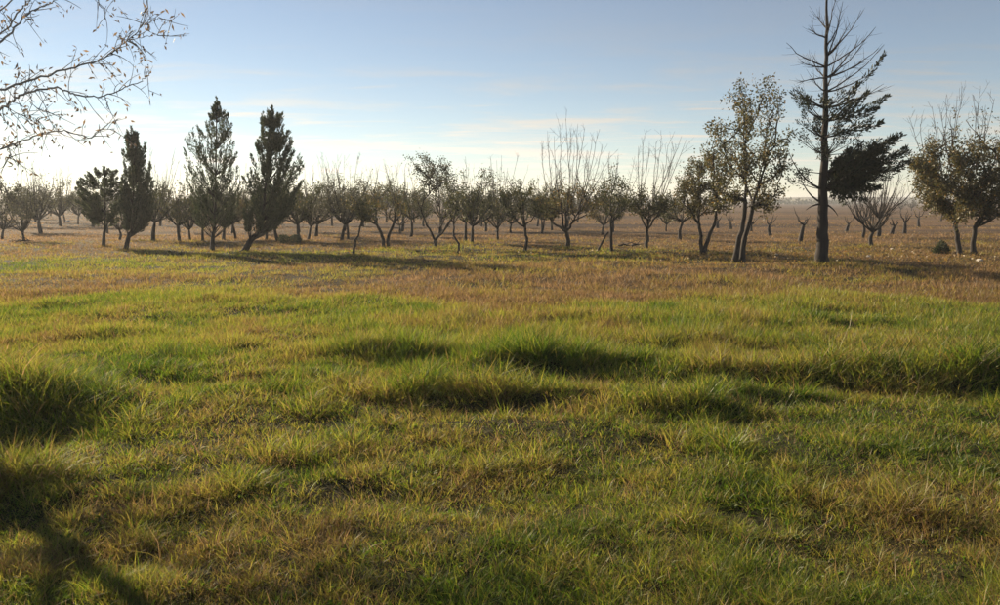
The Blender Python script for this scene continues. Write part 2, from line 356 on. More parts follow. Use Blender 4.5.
def full_blade(p, m1, tp, sd, w, n_):
    v = np.stack([p - sd * w[:, None] * 0.45, p + sd * w[:, None] * 0.45, m1 - sd * w[:, None] * 0.5, m1 + sd * w[:, None] * 0.5, tp], 1).reshape(-1, 3)
    i = np.arange(n_)[:, None] * 5
    return v, np.concatenate([i, i + 1, i + 3, i, i + 3, i + 2, i + 2, i + 3, i + 4], 1).reshape(-1, 3).astype(np.int32)
def blades(name, x, y, h, dry, label, per=20, spread=0.05, lean=0.5, curl=0.5, w0=0.0034, wpx=0.75, wild=0.11, simple=False):
    """every tuft centre (x, y) grows `per` curved, tapering blades; all of one kind of grass in one mesh"""
    n_ = len(x) * per
    cx, cy_, ch, cdry = [np.repeat(q, per) for q in (x, y, h, dry)]
    tl = np.repeat(rng.normal(size=(len(x), 2)) * 0.22, per, 0)               # each tuft leans its own way
    dist = np.hypot(cx, cy_)
    a = rng.random(n_) * 2 * np.pi; r = spread * (0.6 + 0.13 * dist) * np.sqrt(rng.random(n_))
    bx, by = cx + r * np.cos(a), cy_ + r * np.sin(a)
    bz = height(bx, by) - 0.012
    az = a + rng.normal(size=n_) * 1.0
    ln = np.abs(rng.normal(size=n_)) * lean + 0.05
    H_ = ch * rng.uniform(0.45, 1.15, n_)
    d = np.stack([np.cos(az) * np.sin(ln) + tl[:, 0], np.sin(az) * np.sin(ln) + tl[:, 1], np.cos(ln)], 1); d = norm(d)
    hor = np.stack([np.cos(az), np.sin(az), np.zeros(n_)], 1)
    fa = rng.random(n_) * np.pi; sd = np.stack([np.cos(fa), np.sin(fa), np.zeros(n_)], 1)
    w = np.maximum(w0, wpx * dist / F) * rng.uniform(0.65, 1.25, n_)
    c = curl * rng.uniform(0.1, 1.3, n_)
    p = np.stack([bx, by, bz], 1)
    up = np.array([0, 0, 1.0])
    def pt(t): return p + d * (H_ * t)[:, None] + hor * (c * H_ * t * t)[:, None] - up * (c * 0.5 * H_ * t ** 2.5)[:, None]
    m1 = pt(0.5); tp = pt(1.0)
    if simple:
        v = np.stack([p - sd * w[:, None] * 0.6, p + sd * w[:, None] * 0.6, tp], 1).reshape(-1, 3)
        f = np.arange(n_ * 3, dtype=np.int32).reshape(-1, 3)
    else:
        v, f = full_blade(p, m1, tp, sd, w, n_)
    me = bpy.data.meshes.new(name)
    me.vertices.add(len(v)); me.vertices.foreach_set('co', v.ravel())
    me.loops.add(f.size); me.loops.foreach_set('vertex_index', f.ravel())
    me.polygons.add(len(f)); me.polygons.foreach_set('loop_start', np.arange(0, f.size, 3, dtype=np.int32))
    me.update(calc_edges=True)
    rv = np.clip(cdry + rng.normal(0, wild, n_), 0, 1)
    rv = np.where(rng.random(n_) < 0.07, np.clip(rv + 0.45, 0, 1), rv)        # a few dead blades everywhere
    vals = np.stack([rv + 0.12, rv + 0.12, rv + 0.04], 1) if simple else np.stack([rv + 0.12, rv + 0.12, rv, rv, rv + 0.05], 1)
    at_ = me.attributes.new('rnd', 'FLOAT', 'POINT'); at_.data.foreach_set('value', np.clip(vals, 0, 1).ravel().astype(np.float32))
    me.materials.append(M['grass'])
    return tag(link(name, me), label, 'grass', kind='stuff')

def sample(n_, y0, y1, pw=1.2, widen=0.72, pad=1.3):
    """random points over the ground the camera can look at, with a margin at the sides; thinner with distance"""
    u = rng.random(n_); e = 1 - pw
    y = (y0 ** e + u * (y1 ** e - y0 ** e)) ** (1 / e)
    x = (rng.random(n_) * 2 - 1) * (widen * y + pad)
    return x, y

def tall_mask(x, y):
    e = band_edge(x)
    far = 11.9 + 1.4 * (vn(x * 0.4, x * 0 + 1.7, 61) - 0.5)
    m_ = sst(-0.9, 0.9, y - e) * (1 - sst(-1.6, 0.9, y - far))
    patch = sst(0.38, 0.62, fbm(x * 0.8, y * 0.7, 62))
    m_ = m_ * (0.30 + 0.45 * patch) * (0.6 + 0.4 * sst(-3.4, -1.2, x))
    nearf = 1 - sst(4.2, 6.2, y)
    tus = sst(0.52, 0.78, vn(x * 1.5, y * 1.9, 63)) * (0.55 - 0.33 * nearf) + sst(0.55, 0.80, vn(x * 3.3, y * 3.9, 64)) * (0.55 - 0.2 * nearf) + nearf * 0.55 * sst(0.45, 0.8, vn(x * 7.5, y * 8.5, 97))
    out = np.maximum(m_, tus * (0.6 + 0.4 * sst(9, 5, y)))
    xw = x + 1.0 * (fbm(x * 1.3, y * 1.3, 72) - 0.5); yw = y + 0.9 * (fbm(x * 1.5, y * 1.5, 76) - 0.5); kk = 0.55 + 0.9 * vn(x * 2.4, y * 2.8, 80)
    for px, py, rx, ry, k in TALL_SPOTS:
        cx, cy = ground_xy(px, py)
        out = np.maximum(out, kk * k * np.exp(-np.sqrt(((xw - cx) / rx) ** 2 + ((yw - cy) / ry) ** 2 + 0.02) ** 1.6))
    return np.clip(out, 0, 2.0)
def turf_layers():
    def short_h(x, y): return 0.022 + 0.035 * vn(x * 1.7, y * 1.7, 65) + 0.062 * sst(0.25, 0.8, vn(x * 6.5, y * 7.5, 66)) + 0.025 * rng.random(len(x))
    x, y = sample(9500, 2.0, 6.6, 1.2)
    blades('grass', x, y, short_h(x, y) * 0.95, dryness(x, y), 'short yellow green turf across the near foreground', 17, 0.055, 0.85, 0.7, 0.0030, 0.75, 0.15)
    x, y = sample(19000, 2.0, 6.6, 1.25)
    blades('grass', x, y, short_h(x, y) * 0.75, dryness(x, y) - 0.06, 'dense low undergrass of the near foreground turf', 17, 0.075, 0.9, 0.5, 0.0034, 0.8, 0.15, True)
    x, y = sample(22000, 6.2, 13.5, 1.15)
    blades('grass', x, y, short_h(x, y) * 1.1, dryness(x, y), 'fine green turf between the tall stands and the dry belt', 16, 0.05, 0.7, 0.5, 0.0030, 0.7, 0.13, True)
    x, y = sample(32000, 2.0, 7.6, 1.1); tm = tall_mask(x, y)
    k = rng.random(len(x)) < np.clip(0.06 + tm, 0, 1); x, y, tm = x[k], y[k], tm[k]
    def long_h(tm, y): k = 1 - sst(4.6, 5.6, y); return 0.05 - 0.015 * k + (0.19 - 0.075 * k * (tm < 0.9)) * tm * (0.7 + 0.5 * rng.random(len(tm)))
    blades('long_grass', x, y, long_h(tm, y), dryness(x, y) - 0.04 + 0.12 * vn(x * 2, y * 2, 68), 'dark stands of longer green grass with shaded near sides', 14, 0.032, 0.6, 0.6, 0.0028, 0.65, 0.15)
    x, y = sample(30000, 7.4, 13.2, 1.1); tm = tall_mask(x, y)
    k = rng.random(len(x)) < np.clip(0.06 + tm, 0, 1); x, y, tm = x[k], y[k], tm[k]
    blades('long_grass', x, y, long_h(tm, y), dryness(x, y) - 0.02 + 0.12 * vn(x * 2, y * 2, 68), 'lush belt of longer green grass before the rust brown strip', 14, 0.04, 0.42, 0.5, 0.0030, 0.65, 0.13, True)
    x, y = sample(18200, 11.2, 36.0, 1.35)
    h = 0.06 + 0.15 * fbm(x * 0.6, y * 0.6, 66) ** 1.3 * sst(10.5, 13, y) * (1 - 0.5 * sst(19, 27, y)) + 0.03 * rng.random(len(x))
    blades('dry_grass', x, y, h, dryness(x, y), 'rust brown dry grass between the green belt and the trees', 14, 0.05, 0.5, 0.4, 0.004, 0.55, 0.12, True)
    x, y = sample(12000, 33.0, 110.0, 1.2, 0.72, 3)
    k = fbm(x * 0.05, y * 0.22, 67) > 0.40; x, y = x[k], y[k]
    blades('stubble', x, y, 0.05 + 0.07 * rng.random(len(x)), dryness(x, y), 'dry stubble of the far orchard field', 9, 0.08, 0.5, 0.3, 0.004, 0.5, 0.1, True)
    x, y = sample(9000, 2.0, 12.0, 1.2)
    blades('thatch', x, y, 0.06 + 0.09 * rng.random(len(x)), 0.62 + 0.35 * rng.random(len(x)), 'dead flattened straw lying between the grass blades', 5, 0.08, 1.6, 0.2, 0.0028, 0.6, 0.1, True)
    x, y = sample(200, 3.0, 17.0)
    blades('grass_stalks', x, y, 0.18 + 0.2 * rng.random(len(x)), 0.7 + 0.25 * rng.random(len(x)), 'thin pale straw stalks standing above the turf', 2, 0.03, 0.3, 0.4, 0.0026, 0.5)
    # low broad-leaved weeds
    x, y = sample(900, 2.2, 10.0, 1.2); k = 7; a = rng.random(len(x) * k) * 6.283
    X, Y = np.repeat(x, k), np.repeat(y, k)
    D = np.stack([np.cos(a), np.sin(a), 0.25 + 0.5 * rng.random(len(a))], 1); P = np.stack([X, Y, height(X, Y) + 0.015], 1) + D * 0.006
    me = leaf_mesh('weeds', P, D, 0.028 * rng.uniform(0.5, 1.3, len(a)), 0.013, M['grass'], np.clip(0.0 + 0.2 * rng.random(len(a)), 0, 1))
    tag(link('weeds', me), 'low broad-leaved weeds scattered through the turf', 'weeds', kind='stuff')
turf_layers()

# ------------------------------------------------------------------ orchard trees
class Tree:
    def __init__(s, seed): s.g = np.random.default_rng(seed); s.t = Tubes(); s.lp = []; s.ld = []
    def leaves(s, pts, n_, spread):
        if n_ < 1: return
        i = s.g.integers(0, len(pts), n_)
        s.lp.append(pts[i] + s.g.normal(size=(n_, 3)) * spread)
        d = s.g.normal(size=(n_, 3)); d[:, 2] -= 0.25; s.ld.append(d)

def limb(T, path, r0, r1, dens, leafn, zleaf, lat_len, depth=0, sides=5, rise=0.25):
    """a limb with laterals and leafy twigs along it; dens = laterals per metre"""
    g = T.g; n_ = len(path)
    T.t.tube(path, np.linspace(r0, r1, n_), sides)
    ln = np.linalg.norm(np.diff(path, axis=0), axis=1).sum()
    k = max(1, int(ln * dens + g.random()))
    for j in range(k):
        t = g.uniform(0.22, 1.0); i = min(int(t * (n_ - 1)), n_ - 2); f = t * (n_ - 1) - i
        p = path[i] * (1 - f) + path[i + 1] * f; tg = path[i + 1] - path[i]; tg = tg / (np.linalg.norm(tg) + 1e-9)
        d = norm(tg * (0.5 + rise) + g.normal(size=3) * (0.95 - 0.8 * rise) + np.array([0, 0, rise]))
        L = lat_len * g.uniform(0.45, 1.15) * (1.1 - 0.45 * t)
        q = bez(p, p + d * L * 0.5 + g.normal(size=3) * 0.05 * L, p + d * L + np.array([0, 0, 0.16 * L]) + g.normal(size=3) * 0.09 * L, 5)
        rr = max(0.0035, r0 * 0.32 * (1 - 0.6 * t))
        if depth == 0 and lat_len > 0.3:
            limb(T, q, rr, 0.003, dens * 1.15, leafn, zleaf, lat_len * 0.5, 1, 4)
        else:
            T.t.tube(q, np.linspace(max(0.003, rr * 0.7), 0.002, 5), 3, False)
        pr = zleaf(p[2])
        if pr > 0: T.leaves(q, int(2.2 * leafn * pr * (0.5 + g.random()) + g.random()), 0.07)

def make_fruit_tree(name, base, label, cat, group, trunk, limbs, shoots=(), seed=1, r=0.09, dens=3.6, leafn=7, zl=(0.5, 3.0), lat=0.55,
                    leaf='leaf_olive', size=0.07, depth_spread=0.9, stems=None, fill=(), top_leaf=0.12, bark='bark', autumn=0.0):
    """trunk: pixel points from the ground up; limbs: pixel tips (x, y[, depth offset]); shoots: pixel tips of bare upright rods"""
    T = Tree(seed); g = T.g
    B = base_of(*base); dep = B[1]
    def loc(px, py, off=0.0):
        q = at(px, py, dep + off); return q - B
    def zleaf(z):
        a = sst(zl[0], zl[0] + 0.35, z) * (1 - sst(zl[1] - 0.5, zl[1], z))
        return float(np.maximum(a, top_leaf * (z > zl[0])))
    forks = []
    for tr in (stems or [trunk]):
        pts = [np.array([0, 0, -0.08]) + (loc(*tr[0]) * np.array([1, 0, 0]) if stems else 0)]
        off = g.normal() * 0.08
        for i, pp in enumerate(tr[1:]): pts.append(loc(pp[0], pp[1], off * (i + 1)))
        path = poly(pts, 9, 0.012, g)
        rad = np.linspace(r * 0.85, r * 0.6, 9); rad[0] = r * 1.3; rad[1] = r * 1.0
        T.t.tube(path, rad, 8)
        forks.append(path[-1])
    paths = []; limbs = [tuple(q) for q in limbs]
    limbs = [limbs[i] for i in g.permutation(len(limbs))]
    for fx, fy, frx, fry, fn in fill:
        for _ in range(fn):
            a = g.random() * 6.283; q = math.sqrt(g.random()); limbs.append((fx + frx * q * math.cos(a), fy + fry * q * math.sin(a)))
    scaffold = 4 if not stems else 2 * len(forks) + 1
    for i, tp in enumerate(limbs):
        off = tp[2] if len(tp) > 2 else g.uniform(-1, 1) * depth_spread
        tip = loc(tp[0], tp[1], off)
        fk = min(forks, key=lambda q: abs(q[0] - tip[0])); rr = r * g.uniform(0.42, 0.6); k1 = 0.60
        if i >= scaffold:                       # later limbs leave an earlier one part of the way up
            cand = [(q, j / 9) for pth in paths for j, q in enumerate(pth) if 1 < j < 6 and q[2] < tip[2] - 0.3]
            if cand:
                fk, tj = min(cand, key=lambda c_: np.linalg.norm((c_[0] - tip) * np.array([1.2, 1.0, 0.75])) + g.random() * 0.3)
                rr = r * 0.34 * (1 - 0.5 * tj); k1 = 0.5
        v = tip - fk
        c = fk + np.array([v[0] * k1, v[1] * k1, v[2] * 0.40]) + g.normal(size=3) * 0.04
        path = bez(fk, c, tip, 9) + np.vstack([np.zeros(3), g.normal(size=(8, 3)) * 0.018])
        L = np.linalg.norm(v); paths.append(path)
        limb(T, path, rr, 0.005, dens, leafn, zleaf, lat * min(1.0, 0.45 + 0.4 * L))
        pr = zleaf(tip[2])
        if pr > 0.08: T.leaves(path[-3:], int(leafn * 3 * pr), 0.11)
    for sh in shoots:
        tip = loc(sh[0], sh[1], g.uniform(-1, 1) * depth_spread * 0.8)
        fk = min(forks, key=lambda q: abs(q[0] - tip[0])); aim = fk + (tip - fk) * np.array([0.42, 0.5, 0.30])
        cand = [q for pth in paths for j, q in enumerate(pth) if j < 6 and q[2] < 0.55 * tip[2]] or [fk]
        st = min(cand, key=lambda q: np.linalg.norm(q - aim) + g.random() * 0.12)
        v = tip - st
        path = bez(st, st + v * np.array([0.55, 0.55, 0.45]) + g.normal(size=3) * 0.05, tip, 8) + np.vstack([np.zeros(3), g.normal(size=(7, 3)) * 0.014])
        limb(T, path, 0.015, 0.004, 3.4, 0.5, zleaf, 0.55, 0, 4, 0.5)
    root = link(name, None, loc=B); root.empty_display_size = 0.3
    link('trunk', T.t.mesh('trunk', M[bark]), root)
    if T.lp:
        lp = np.vstack(T.lp); ld = np.vstack(T.ld)
        rn = np.clip(g.normal(0.42 + autumn, 0.22, len(lp)), 0, 1)
        link('crown', leaf_mesh('crown', lp, ld, size * g.uniform(0.7, 1.3, len(lp)), size * 0.55, M[leaf], rn, g=g), root)
    return tag(root, label, cat, group)
FT, OG = 'fruit tree', 'orchard trees of the near rows'

make_fruit_tree('fruit_tree', (384, 248), 'twin-stemmed fruit tree with thin upright bare rods above a mottled crown', FT, OG, None,
    [(352, 205), (364, 192), (373, 188), (388, 190), (398, 196), (404, 204), (380, 205), (368, 210)], [(371, 166), (378, 170), (385, 164), (392, 172), (397, 168), (389, 178)],
    seed=11, r=0.075, zl=(0.8, 2.1), leafn=8, leaf='leaf_rust', stems=[[(384, 248), (382, 236), (377, 224)], [(389, 250), (388, 238), (394, 222)]], top_leaf=0.05)
make_fruit_tree('fruit_tree', (436, 248), 'tall wedge-shaped fruit tree with leafy tips, forked low in a V', FT, OG, [(436, 248), (435, 240)],
    [(411, 160), (421, 156), (430, 160), (447, 168), (425, 185), (440, 190), (452, 178), (463, 198), (414, 192), (457, 210), (448, 206)], [(409, 172), (437, 165)],
    fill=[(436, 185, 22, 26, 8)], seed=12, r=0.095, zl=(0.9, 3.4), leafn=9, leaf='leaf_grey', lat=0.42, depth_spread=0.7)
make_fruit_tree('fruit_tree', (457, 254), 'slim crooked fruit tree with one wavy leaning stem beside the forked wedge tree', FT, OG, [(457, 254), (459, 245), (454, 236), (453, 224)],
    [(448, 200), (458, 196), (464, 206), (450, 208)], seed=13, r=0.045, zl=(0.9, 2.2), leafn=5, lat=0.4, depth_spread=0.4)
make_fruit_tree('fruit_tree', (525, 252), 'small round-headed fruit tree with single straight stem and olive leaves', FT, OG, [(525, 252), (526, 238), (525, 226)],
    [(503, 200), (508, 187), (520, 181), (534, 184), (545, 194), (550, 206), (516, 196), (538, 200), (507, 210), (527, 190)], [(509, 176)],
    seed=14, r=0.065, zl=(0.8, 2.3), leafn=12, lat=0.42, dens=4.2)
make_fruit_tree('fruit_tree', (567, 249), 'largest bare fruit tree with tall fan of upright leafless rods', FT, OG, [(567, 249), (568, 240), (566, 231)],
    [(538, 200), (546, 180), (556, 172), (575, 170), (590, 178), (606, 188), (600, 205), (544, 210), (560, 195), (584, 200), (570, 190)],
    [(541, 140), (548, 131), (554, 136), (560, 124), (566, 119), (571, 128), (578, 124), (585, 127), (592, 137), (599, 130), (603, 147), (611, 155), (574, 140), (552, 150), (588, 150)],
    fill=[(571, 196, 36, 18, 10)], seed=15, r=0.10, zl=(0.8, 2.2), leafn=11, leaf='leaf_rust', autumn=0.05, top_leaf=0.0)
make_fruit_tree('fruit_tree', (612, 253), 'young leafy fruit tree propped by a slanting wooden stake', FT, OG, [(612, 253), (611, 240), (611, 224)],
    [(596, 195), (602, 184), (613, 170), (618, 163), (624, 182), (630, 196), (626, 206), (600, 206), (612, 190)], seed=16, r=0.06, zl=(0.9, 2.6), leafn=9, lat=0.36, dens=4.2, depth_spread=0.6)
make_fruit_tree('fruit_tree', (646, 249), 'vase-shaped fruit tree with bare rods rising between two leafy neighbours', FT, OG, [(646, 249), (647, 240), (647, 230)],
    [(628, 205), (633, 190), (642, 186), (655, 184), (668, 190), (675, 204), (650, 200), (638, 208), (662, 206)],
    [(638, 146), (643, 139), (650, 148), (656, 142), (661, 136), (668, 145), (676, 150), (682, 136), (686, 140), (672, 160)], fill=[(652, 196, 26, 16, 8)], seed=17, r=0.085, zl=(0.75, 2.1), leafn=12, leaf='leaf_olive', top_leaf=0.0)
make_fruit_tree('fruit_tree', (702, 254), 'broad leafy fruit tree with two dark stems left of the tallest leafy tree', FT, OG, [(702, 254), (701, 240), (700, 225)],
    [(678, 196), (683, 180), (690, 166), (700, 160), (712, 156), (722, 166), (731, 178), (736, 196), (686, 206), (710, 180), (724, 206), (697, 188), (716, 196)], [(708, 148)],
    fill=[(707, 186, 27, 28, 9)], seed=18, r=0.08, zl=(0.8, 3.2), leafn=12, lat=0.5, dens=4.2, leaf='leaf_rust', autumn=-0.05, stems=[[(702, 254), (701, 240), (699, 224)], [(703, 250), (709, 236), (716, 222)]])
make_fruit_tree('fruit_tree', (741, 263), 'tall airy leafy tree with two slanting trunks beside the bare-topped conifer', FT, OG, None,
    [(708, 150), (716, 126), (733, 96), (741, 84), (747, 100), (769, 78), (762, 96), (780, 96), (778, 118), (788, 136), (752, 120), (730, 140), (790, 162), (776, 176), (716, 176), (742, 168), (760, 150), (720, 192), (786, 190), (765, 190), (735, 196), (750, 186), (712, 160), (724, 160), (738, 150), (746, 134), (758, 172), (728, 178), (772, 206), (728, 206), (710, 196), (782, 150), (766, 132)], [],
    seed=19, r=0.085, zl=(0.9, 5.8), leafn=5.6, lat=0.5, dens=4.2, leaf='leaf_rust', autumn=-0.05, size=0.075, depth_spread=1.2,
    fill=[(747, 150, 40, 62, 16)],
    stems=[[(741, 263), (744, 244), (748, 228), (753, 205)], [(734, 254), (739, 240), (743, 222), (745, 200)]])
make_fruit_tree('fruit_tree', (974, 255), 'wide fruit tree at the right edge with yellowing leaves and bare rods on top', FT, OG, None,
    [(918, 165), (925, 140), (938, 126), (950, 118), (966, 120), (985, 116), (1000, 120), (1020, 135), (1035, 160), (920, 195), (935, 205), (1010, 190), (955, 160), (975, 150), (990, 160), (945, 180), (1005, 165), (930, 178), (968, 195), (990, 200), (1030, 195)],
    [(909, 116), (920, 124), (932, 106), (941, 112), (958, 96), (963, 86), (973, 96), (980, 92), (986, 104), (995, 98), (1006, 106), (948, 100)],
    seed=20, r=0.10, zl=(0.75, 3.4), leafn=13, lat=0.55, dens=4.4, leaf='leaf_rust', autumn=0.0, size=0.08, depth_spread=1.3, top_leaf=0.06,
    fill=[(965, 170, 52, 44, 42)],
    stems=[[(974, 255), (973, 242), (976, 226)], [(959, 257), (958, 244), (955, 224)]])
make_fruit_tree('fruit_tree', (353, 256), 'thin dark sapling leaning right with a small dense head', FT, OG, [(353, 256), (356, 240), (362, 222)],
    [(358, 206), (364, 202), (370, 205), (374, 212), (360, 212), (367, 214)], seed=21, r=0.04, zl=(0.7, 2.4), leafn=16, lat=0.26, dens=5, depth_spread=0.3)

# the stake that props the young tree
sb_ = base_of(596, 253); T = Tubes(); tip = at(608, 232, sb_[1] + 0.1) - sb_
T.tube(poly([np.array([0, 0, -0.05]), tip * 0.5 + [0.01, 0, 0], tip], 5), [0.035, 0.034, 0.033, 0.03, 0.028], 7)
tag(link('wooden_stake', T.mesh('wooden_stake', M['bark']), loc=sb_), 'slanting wooden stake propping the young leafy fruit tree', 'stake')

# ------------------------------------------------------------------ conifers
class Conifer:
    def __init__(s, base, seed): s.g = np.random.default_rng(seed); s.B = base_of(*base); s.t = Tubes(); s.P = []; s.D = []; s.L = []
    def loc(s, px, py, off=0.0): return at(px, py, s.B[1] + off) - s.B
    def plume(s, a, b, rad, n_, size=0.10, flare=0.55, droop=0.0, c=None, r0=0.016, inner=0.12):
        """an upswept branch from a to b clothed in a spindle of small sprays"""
        g = s.g; v = b - a
        c = a + v * np.array([0.65, 0.65, 0.35]) if c is None else c
        path = bez(a, c, b, 7); s.t.tube(path, np.linspace(r0, 0.003, 7), 4, False)
        t = g.random(n_) ** 0.8 * (1 - inner) + inner
        pos = (1 - t)[:, None] ** 2 * a + 2 * (t * (1 - t))[:, None] * c + (t * t)[:, None] * b
        tg = norm(2 * (1 - t)[:, None] * (c - a) + 2 * t[:, None] * (b - c))
        sp = np.sin(np.pi * np.clip(t, 0, 1) ** 0.8 * 0.93 + 0.15) ** 0.8
        w = g.normal(size=(n_, 3)); w -= tg * (w * tg).sum(1)[:, None]; w = norm(w)
        rr = rad * sp * np.sqrt(g.random(n_))
        s.P.append(pos + w * rr[:, None]); d = tg * 1.0 + w * flare + g.normal(size=(n_, 3)) * 0.28 + np.array([0, 0, 0.25 - droop]); s.D.append(d)
        s.L.append(np.full(n_, size) * g.uniform(0.6, 1.35, n_))
    def finish(s, name, label, cat, group, mname, bark='bark_dark', wr=0.36):
        root = link(name, None, loc=s.B); root.empty_display_size = 0.3
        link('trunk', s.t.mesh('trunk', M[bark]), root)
        P, D, L = np.vstack(s.P), np.vstack(s.D), np.concatenate(s.L)
        link('crown', leaf_mesh('crown', P, D, L, L * wr, M[mname], np.clip(s.g.normal(0.45, 0.25, len(P)), 0, 1), g=s.g), root)
        return tag(root, label, cat, group)

def cypress(base, trunk, tops, env, label, seed, n_plumes, rad=0.15, per=170, dense_below=None, r=0.09, name='cypress_tree', up=0.75, gap=0.0, size=0.1, inner=0.2):
    """env: (py, xl, xr) rows of the crown outline; tops: pixel tips of the leaders"""
    C = Conifer(base, seed); g = C.g
    pts = [np.array([0, 0, -0.08])] + [C.loc(*q) for q in trunk[1:]]
    top = C.loc(*tops[0]); axis_pts = poly(pts + [top], 16)
    rad_t = np.linspace(r, 0.012, 16); rad_t[0] = r * 1.4
    C.t.tube(axis_pts, rad_t, 8)
    ys = [e[0] for e in env]; xl = [e[1] for e in env]; xr = [e[2] for e in env]
    for tp in tops:
        b = C.loc(tp[0], tp[1], g.uniform(-0.15, 0.15)); i = int(np.argmin(abs(axis_pts[:, 2] - (b[2] - 1.1)))); a = axis_pts[i]
        C.plume(a, b, rad * 0.9, int(per * 1.3), size)
    for k in range(n_plumes):
        t = (k + g.random()) / n_plumes
        py = ys[0] + (ys[-1] - ys[0]) * (t ** 0.9)
        L_, R_ = np.interp(py, ys, xl), np.interp(py, ys, xr)
        zt = C.loc(500, py)[2]
        i = int(np.argmin(abs(axis_pts[:, 2] - zt))); ax = axis_pts[i]
        l_, r_ = C.loc(L_, py)[0], C.loc(R_, py)[0]
        ph = g.random() * 2 * math.pi; q = (0.78 + 0.22 * g.random()) if g.random() < 0.7 else g.uniform(0.3, 0.8)
        hw = (r_ - l_) / 2 * 1.1; cx = (l_ + r_) / 2
        tip = np.array([cx + math.cos(ph) * hw * q, ax[1] + math.sin(ph) * hw * q * 0.95, zt])
        rise = up * abs(np.linalg.norm((tip - ax)[:2])) + 0.25
        j = int(np.argmin(abs(axis_pts[:, 2] - (zt - rise)))); a = axis_pts[max(j, 4)]
        d_ = 1.0 if (dense_below and py > dense_below) else 1.0 - gap
        C.plume(a, tip, rad * g.uniform(0.7, 1.2), int(per * d_ * (0.6 + 0.8 * g.random())), size, 0.45, 0.0, None, 0.012, inner)
    return C.finish(name, label, 'cypress tree', 'conifers on the left', 'cypress')

cypress((125, 249), [(125, 249), (129, 235), (134, 219)], [(131, 126), (137, 134)],
    [(130, 128, 134), (142, 124, 144), (160, 123, 150), (180, 123, 152), (200, 121, 155), (212, 123, 154), (221, 128, 148)],
    'narrow columnar cypress with solid crown beside a lower flat-topped juniper', 31, 140, 0.085, 120, r=0.085, up=1.6, inner=0.35, size=0.08)
cypress((103, 247), [(103, 247), (104, 235), (105, 220)], [(104, 167)],
    [(168, 96, 112), (174, 84, 120), (184, 79, 124), (194, 78, 126), (204, 82, 125), (212, 86, 122), (219, 94, 116)],
    'low flat-topped juniper with ragged layered crown left of the columnar cypress', 32, 62, 0.11, 110, r=0.075, name='juniper_tree', up=0.2, inner=0.3)
cypress((212, 251), [(212, 251), (213, 235), (215, 215)], [(217, 97), (224, 112)],
    [(102, 215, 219), (112, 208, 226), (124, 198, 232), (138, 187, 236), (155, 187, 238), (172, 188, 239), (190, 190, 239), (205, 192, 238), (217, 198, 234)],
    'upright cypress with open sky gaps through its feathery upper crown', 33, 165, 0.08, 90, dense_below=185, r=0.085, up=1.15, gap=0.25, size=0.075, inner=0.5)
cypress((243, 252), [(243, 252), (252, 238), (262, 222)], [(272, 107), (263, 112), (283, 113)],
    [(110, 268, 279), (122, 261, 288), (135, 258, 292), (150, 254, 302), (165, 250, 303), (180, 246, 300), (195, 240, 298), (208, 240, 296), (219, 248, 288)],
    'leaning cypress with thick slanting trunk and several pointed spires', 34, 155, 0.09, 130, r=0.12, up=1.15, gap=0.0, size=0.08, inner=0.4)

